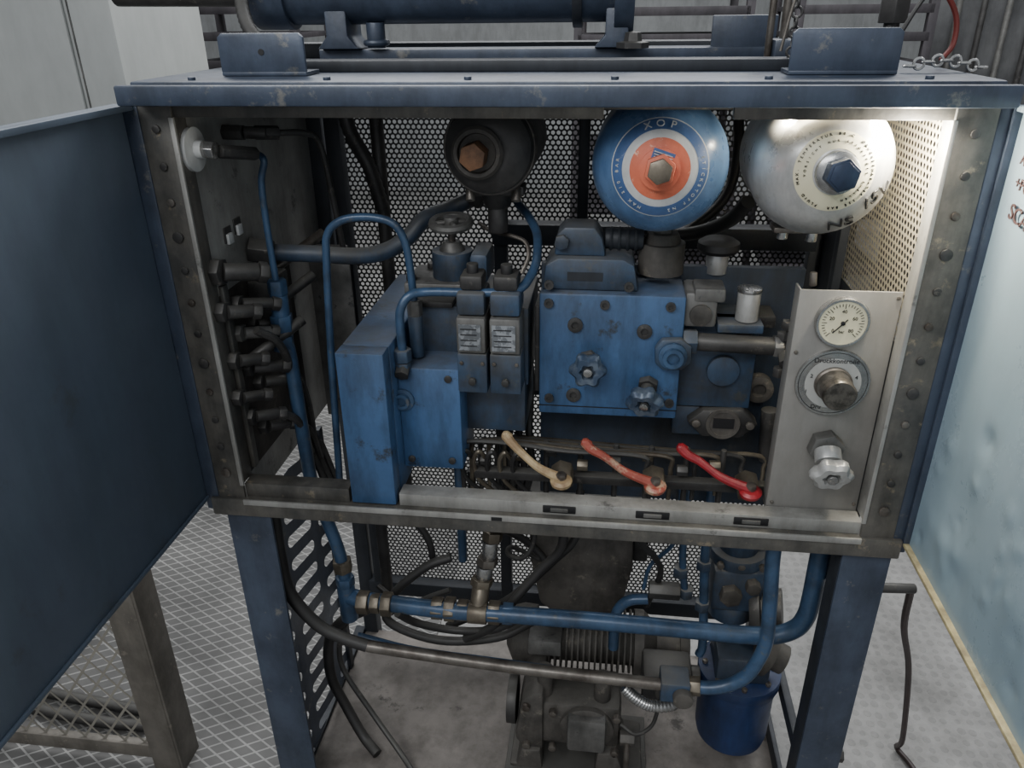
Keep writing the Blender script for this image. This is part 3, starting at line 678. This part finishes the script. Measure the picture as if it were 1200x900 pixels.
tube('run_blue',[(-.36,.075,.498),(-.25,.078,.470),(-.10,.075,.462),(.0,.075,.455),(.225,.06,.452)],.008,bluepipe,12)
box('junction_block',.222,.275,.035,.085,.437,.482,blue2,.004); cyl('junction_cap',(.262,.035,.458),(.262,.02,.458),.018,casting)
tube('run_out',[(.275,.055,.464),(.31,.05,.468),(.345,.05,.480),(.372,.05,.505),(.388,.05,.545),(.396,.05,.594),(.391,.05,.68),(.384,.05,.761),(.382,.05,.82)],.0125,bluepipe,14)
nut('out_nut',(.275,.055,.464),(.295,.053,.466),.018,brass)
G('flexible_metal_hose')
tube('run',[(.155,.045,.455),(.18,.04,.435),(.21,.04,.42),(.25,.045,.425),(.27,.06,.45)],.010,chrome,12,12,rfn=lambda t,i:1+.16*(i%2))
G('hydraulic_hose')
tube('hose_a',[(-.36,.15,.50),(-.42,.15,.46),(-.455,.15,.40),(-.462,.15,.30),(-.440,.15,.22),(-.40,.13,.15),(-.36,.1,.134)],.011,black)
tube('hose_a2',[(-.34,.17,.49),(-.41,.17,.45),(-.44,.17,.38),(-.44,.17,.30),(-.38,.15,.20),(-.31,.10,.15),(-.27,.06,.14)],.006,dark)
tube('hose_b',[(-.19,.18,.62),(-.24,.17,.60),(-.31,.16,.53),(-.32,.15,.47),(-.22,.15,.43),(-.10,.16,.44),(-.03,.18,.47)],.009,black)
tube('hose_c',[(.03,.15,.80),(.03,.15,.69),(-.01,.15,.63),(-.06,.14,.56),(-.1,.13,.50),(-.16,.14,.45)],.009,black)
tube('hose_c2',[(.06,.17,.80),(.055,.17,.70),(.015,.17,.64),(-.04,.16,.58),(-.09,.16,.53),(-.2,.16,.46)],.008,black)
tube('hose_d',[(-.30,.2,.82),(-.28,.2,.72),(-.24,.2,.65),(-.23,.2,.58)],.007,black)
tube('hose_e',[(-.15,.22,.80),(-.14,.22,.70),(-.05,.25,.62),(.0,.25,.56)],.008,black)
tube('hose_f',[(-.02,.12,.80),(-.02,.12,.72),(-.04,.12,.68),(-.07,.14,.67),(-.07,.2,.64),(-.02,.22,.60)],.0045,dark)
tube('hose_g',[(.16,.12,.82),(.17,.12,.74),(.20,.15,.68),(.22,.2,.6),(.20,.22,.5)],.006,black)
tube('hose_h',[(-.28,.09,.55),(-.25,.12,.50),(-.18,.14,.47),(-.10,.13,.49),(-.04,.12,.54)],.008,black)
tube('hose_i',[(-.36,.22,.50),(-.30,.2,.47),(-.24,.2,.50),(-.2,.2,.52)],.006,black)
cyl('riser_a',(-.17,.2,.82),(-.17,.2,.60),.009,bluepipe)
cyl('riser_b',(-.35,.25,.82),(-.35,.25,.40),.012,dark)
G('hydraulic_pipe')
tube('run_a',[(.298,.2,.82),(.300,.2,.653),(.316,.2,.44),(.312,.2,.40)],.009,bluepipe)
tube('run_b',[(.258,.2,.80),(.258,.2,.653),(.272,.2,.546)],.007,bluepipe)
tube('run_c',[(.20,.2,.535),(.170,.2,.530),(.150,.2,.515),(.138,.2,.48),(.138,.2,.40)],.011,bluepipe)
tube('run_d',[(.24,.18,.82),(.24,.18,.70),(.20,.2,.62),(.19,.2,.56)],.004,bluepipe)
for i,(x,z) in enumerate(((.258,.60),(.272,.55),(.300,.62),(.306,.52))): nut('nut_%d'%i,(x,.2,z),(x,.2,z+.02),.015,blue2)
nut('manifold',(.20,.2,.56),(.26,.2,.56),.018,dark)
G('gear_pump')
box('body',.325,.425,.22,.32,.50,.60,blue2,.008); cyl('flange',(.375,.27,.60),(.375,.27,.625),.055,blue2)
cyl('top',(.375,.27,.625),(.375,.27,.68),.038,blue2); cyl('lower',(.375,.27,.50),(.375,.27,.46),.045,blue2)
nut('port',(.36,.22,.55),(.36,.20,.55),.022,casting); nut('port_b',(.40,.22,.575),(.40,.2,.575),.015,casting)
box('bracket',.31,.45,.24,.30,.68,.70,dark,.002)
for i in range(3): cyl('bolt_%d'%i,(.335+i*.04,.225,.615),(.335+i*.04,.215,.615),.007,steel)
G('pump_motor_coupling')
lathe('disc_stack',(.44,.24,.50),(1,-.2,.2),[(.05,-.03),(.055,-.02),(.055,-.01),(.042,-.008),(.042,0),(.058,.002),(.058,.014),(.04,.018),(.04,.03)],dark,32)
lathe('disc_low',(.45,.2,.42),(1,-.2,-.4),[(.04,-.03),(.05,-.02),(.05,.0),(.03,.004),(.03,.03)],casting,32)
G('return_filter')
lathe('bowl',(.400,.22,.335),(0,0,-1),[(.080,0),(.080,.012),(.076,.014),(.075,.14),(.071,.16),(.05,.175),(0,.18)],canblue,40)
cyl('head',(.400,.22,.335),(.400,.22,.36),.084,canblue); box('head_block',.345,.45,.17,.27,.36,.42,blued,.006)
for i in range(8):
    a=i*math.pi/4; cyl('head_bolt_%d'%i,(.4+.070*math.cos(a),.22+.070*math.sin(a),.36),(.4+.070*math.cos(a),.22+.070*math.sin(a),.368),.006,steel,6)
nut('drain',(.400,.22,.157),(.400,.22,.121),.014,dark)
G('oil_cooler_housing')
prism('body',[(-.045,.70),(.165,.70),(.170,.56),(.150,.44),(.115,.425),(.01,.425),(-.02,.45),(-.04,.56)],.26,.40,casting,.006)
box('flange',-.055,.178,.25,.41,.695,.712,dark,.002)
for i in range(4): cyl('bolt_%d'%i,(-.02+i*.055,.26,.655),(-.02+i*.055,.253,.655),.007,dark)
box('side_port',.168,.20,.28,.36,.56,.64,dark,.006)
G('electric_motor')
cyl('core',(-.06,.30,.325),(.20,.30,.325),.052,casting)
for i in range(15): cyl('fin_%d'%i,(.0+i*.0125,.30,.325),(.004+i*.0125,.30,.325),.068,casting,40,bev=0)
lathe('end_bell',(-.06,.30,.325),(-1,0,0),[(.064,-.03),(.066,0),(.06,.02),(.03,.035),(0,.036)],casting,32)
lathe('drive_end',(.195,.30,.325),(1,0,0),[(.07,-.01),(.07,.01),(.05,.03),(.03,.04),(.03,.09),(.04,.09),(.04,.11),(0,.11)],casting,32)
box('terminal_box',-.04,.03,.20,.26,.36,.40,grey,.004)
G('gear_casting_pump')
box('housing',-.02,.16,.13,.24,.18,.30,casting,.014)
prism('bell',[(-.06,.20),(-.045,.31),(-.02,.335),(.0,.335),(.0,.17),(-.04,.17)],.12,.25,casting,.008)
lathe('cover',(.09,.13,.245),(0,-1,0),[(.056,0),(.056,.01),(.048,.014),(.03,.016),(.028,.026),(0,.026)],casting,32)
box('cover_box',.05,.13,.10,.13,.20,.29,grey,.008)
for i,(x,z) in enumerate(((-.035,.30),(-.035,.19),(.15,.29),(.15,.19),(.02,.29),(.02,.19))): nut('bolt_%d'%i,(x,.122,z),(x,.110,z),.009,steel)
cyl('shaft_left',(-.06,.18,.25),(-.08,.18,.25),.05,dark)
cyl('column_a',(.0,.16,.30),(.0,.16,.37),.016,casting); cyl('column_b',(.12,.16,.30),(.12,.16,.36),.018,casting)
prism('foot_left',[(-.07,.12),(.0,.12),(-.005,.18),(-.045,.18),(-.055,.135),(-.07,.135)],.11,.25,casting,.004)
prism('foot_right',[(.11,.12),(.21,.12),(.21,.135),(.17,.14),(.155,.19),(.115,.19)],.11,.25,casting,.004)
box('base_plate',-.08,.22,.10,.27,.12,.128,dark,.002)
cyl('drain_pipe',(.175,.12,.22),(.175,.10,.13),.006,steel); nut('drain_nut',(.16,.13,.22),(.19,.13,.22),.016,casting)
tube('bleed_line',[(.16,.12,.27),(.19,.10,.27),(.22,.1,.30),(.23,.1,.36),(.235,.08,.44)],.004,dark)
G('side_solenoid_pump')
box('body',.20,.30,.16,.24,.30,.37,dark,.008); cyl('barrel',(.30,.2,.335),(.318,.2,.335),.025,dark)
cyl('cap',(.25,.16,.335),(.25,.15,.335),.024,casting)

# ---------------------------------------------------------------- on top of the lid
for (x0,x1) in ((-.436,-.318),(.303,.432)):
    G('mounting_bracket')
    prism('upright',[(x0,1.520),(x1,1.520),(x1,1.563),(x1-.006,1.568),(x0+.006,1.568),(x0,1.563)],.048,.054,lidm,.001)
    box('foot',x0,x1,.048,.10,1.5155,1.5205,lidm,.001)
    if x0<0: cyl('hole',((x0+x1)/2,.047,1.545),((x0+x1)/2,.0478,1.545),.004,ink,16,bev=0)
G('hydraulic_cylinder')
cyl('barrel',(-.48,.35,1.622),(.11,.35,1.622),.05,lidm,40)
cyl('gland',(-.50,.35,1.622),(-.44,.35,1.622),.057,lidm,40); cyl('rod',(-.75,.35,1.625),(-.50,.35,1.622),.022,dark,24)
cyl('flange',(.085,.35,1.622),(.115,.35,1.622),.07,lidm,40); cyl('flange_b',(.02,.35,1.622),(.035,.35,1.622),.058,postd,40)
for x in (-.36,.09):
    prism('foot_%d'%(x>0),[(x-.035,1.536),(x+.035,1.536),(x+.018,1.555),(x+.018,1.60),(x-.018,1.60),(x-.018,1.555)],.31,.39,lidm,.003)
cyl('port_a',(-.30,.33,1.575),(-.30,.33,1.537),.015,lidm); torus('port_ring',(-.30,.33,1.545),(0,0,1),.017,.005,lidm)
lathe('eye_nut',(.115,.30,1.536),(0,0,1),[(.025,0),(.025,.008),(.014,.010),(.012,.022),(0,.024)],dark,6)
tube('feed_hose',[(-.50,.30,1.66),(-.49,.26,1.60),(-.46,.22,1.56),(-.42,.22,1.535)],.010,black,12,12,rfn=lambda t,i:1+.12*(i%2))
G('top_valve_assembly')
cyl('pillar_a',(.33,.25,1.516),(.33,.25,1.66),.006,steel); cyl('pillar_b',(.305,.22,1.516),(.305,.22,1.66),.005,steel)
box('block',.31,.40,.20,.26,1.516,1.55,lidm,.003); nut('eye',(.455,.18,1.57),(.455,.18,1.61),.02,dark)
cyl('eye_stem',(.455,.18,1.516),(.455,.18,1.575),.01,dark)
box('plate',.24,.34,.36,.37,1.516,1.58,lidm,.002)
G('electric_cable')
tube('red',[(.43,.15,1.62),(.46,.15,1.625),(.50,.16,1.612),(.53,.17,1.58),(.535,.17,1.545),(.52,.16,1.525)],.0035,redwire,8)
tube('black',[(.45,.12,1.56),(.47,.12,1.60),(.50,.14,1.62),(.54,.2,1.66)],.003,black,8)
tube('loop',[(.30,.1,1.54),(.31,.1,1.60),(.33,.1,1.66)],.002,steel,8)
G('lifting_chain')
for i in range(9):
    x=.455+i*.0115; torus('link_%d'%i,(x,.08+.002*i,1.523+.006*math.sin(i*.45)),(0,1,0) if i%2 else (0,0,1),.0065,.0018,chrome,14,6)
for i in range(8):
    torus('vlink_%d'%i,(.322,.14,1.525+i*.012),(0,1,0) if i%2 else (1,0,0),.0065,.0018,dark,14,6)

# ---------------------------------------------------------------- surroundings
G('guard_fence')
box('post',-.905,-.835,.10,.14,0,.82,fence,.003)
box('post_web',-.84,-.832,.10,.17,0,.82,fence,.001)
box('rail_top',-2.2,-.90,.11,.13,.50,.54,fence,.002)
box('rail_bottom',-2.2,-.90,.11,.13,.03,.07,fence,.002)
box('mesh',-2.2,-.90,.118,.1185,.07,.50,fmesh,0)
G('rubber_hose')
for i in range(2): tube('run_%d'%i,[(-2.0,.30+i*.06,.02),(-1.6,.26+i*.05,.02),(-1.3,.22+i*.05,.02),(-1.1,.20+i*.05,.02),(-.98,.20+i*.04,.02)],.014,black)
G('storage_locker')
box('body',-3.0,-1.55,1.6,2.2,0.006,2.1,lock,.004)
box('door_gap',-1.70,-1.695,1.597,1.60,.05,2.05,grey,0)
box('door_leaf',-2.99,-1.71,1.585,1.597,.05,2.05,lock,.003)
def rack(x0,x1,y0,y1,zs,top):
    G('storage_rack')
    for i,x in enumerate((x0,x1)):
        for j,y in enumerate((y0,y1)): box('post_%d%d'%(i,j),x-.02,x+.02,y-.02,y+.02,0.007,top,rackm,.002)
    for i,z in enumerate(zs):
        box('shelf_%d'%i,x0,x1,y0,y1,z-.012,z+.012,rackm,.001)
        box('lip_%d'%i,x0,x1,y0-.02,y0-.015,z-.02,z+.02,rackm,.001)
rack(-2.1,-1.48,3.0,3.5,(.3,.6,.9,1.2,1.35,1.48,1.6),1.75)
rack(-.10,.72,3.2,3.8,(.3,.6,.9,1.2,1.33,1.45,1.57,1.7),1.8)
rack(.95,1.55,3.2,3.8,(.3,.6,.9,1.2,1.33,1.45,1.57,1.7),1.8)
G('partition_wall')
box('sheet',1.7,5.2,3.6,3.7,0.001,2.4,bgdark,.002)
for i in range(5): cyl('conduit_%d'%i,(1.8+i*.12,3.57,.001),(1.8+i*.12,3.57,2.4),.015,dark if i%2 else grey)
G('power_cable')
tube('run',[(.60,.03,.74),(.64,.10,.6),(.72,.2,.4),(.80,.3,.1),(.82,.35,.012),(.84,.3,.010),(.86,.2,.010)],.006,M('cable_dark_brown',(58,44,42),(44,34,32),.5,0,10),8)
cyl('clip',(.547,.02,.75),(.605,.03,.745),.008,dark)

# ---------------------------------------------------------------- lights
w=bpy.data.worlds.new('world'); S.world=w; w.use_nodes=True
w.node_tree.nodes['Background'].inputs[0].default_value=(.90,.94,1,1); w.node_tree.nodes['Background'].inputs[1].default_value=.60
def area(name,loc,tgt,sx,sy,e,col=(1,1,1)):
    l=bpy.data.lights.new(name,'AREA'); l.shape='RECTANGLE'; l.size=sx; l.size_y=sy; l.energy=e; l.color=col
    o=bpy.data.objects.new(name,l); COL.objects.link(o); o.location=loc
    o.rotation_euler=(Vector(tgt)-Vector(loc)).to_track_quat('-Z','Y').to_euler(); return o
area('front_fill_light',(0,2.6,3.4),(0,2.4,0),5,2,175,(.98,.99,1))
area('front_fill_light',(-.9,-1.9,2.9),(.3,0.2,1.2),2.6,.7,52,(.98,.99,1))  # added fill from the front to brighten the cabinet interior, not a fixture
area('strip_lamp_light',(.385,.036,1.466),(.39,.10,1.2),.16,.01,7,(1,.90,.70))
pl=bpy.data.lights.new('work_lamp_light','POINT'); pl.energy=5.5; pl.color=(1,.92,.76); pl.shadow_soft_size=.02
po=bpy.data.objects.new('work_lamp_light',pl); COL.objects.link(po); po.location=(.455,.0,1.45)

# ---------------------------------------------------------------- camera
yaw,pitch,roll=-.1277,.4530,-.0124
cy,sy=math.cos(yaw),math.sin(yaw)
wv=Vector((sy*math.cos(pitch),cy*math.cos(pitch),-math.sin(pitch))); rv=Vector((cy,-sy,0)); uv=rv.cross(wv)
cr,sr=math.cos(roll),math.sin(roll); r2=rv*cr+uv*sr; u2=uv*cr-rv*sr
cam=bpy.data.cameras.new('camera'); co=bpy.data.objects.new('camera',cam); COL.objects.link(co)
cam.sensor_width=36; cam.lens=27.2; cam.clip_start=.02
co.matrix_world=Matrix(((r2.x,u2.x,-wv.x,.0896),(r2.y,u2.y,-wv.y,-1.0175),(r2.z,u2.z,-wv.z,1.5946),(0,0,0,1)))
S.camera=co
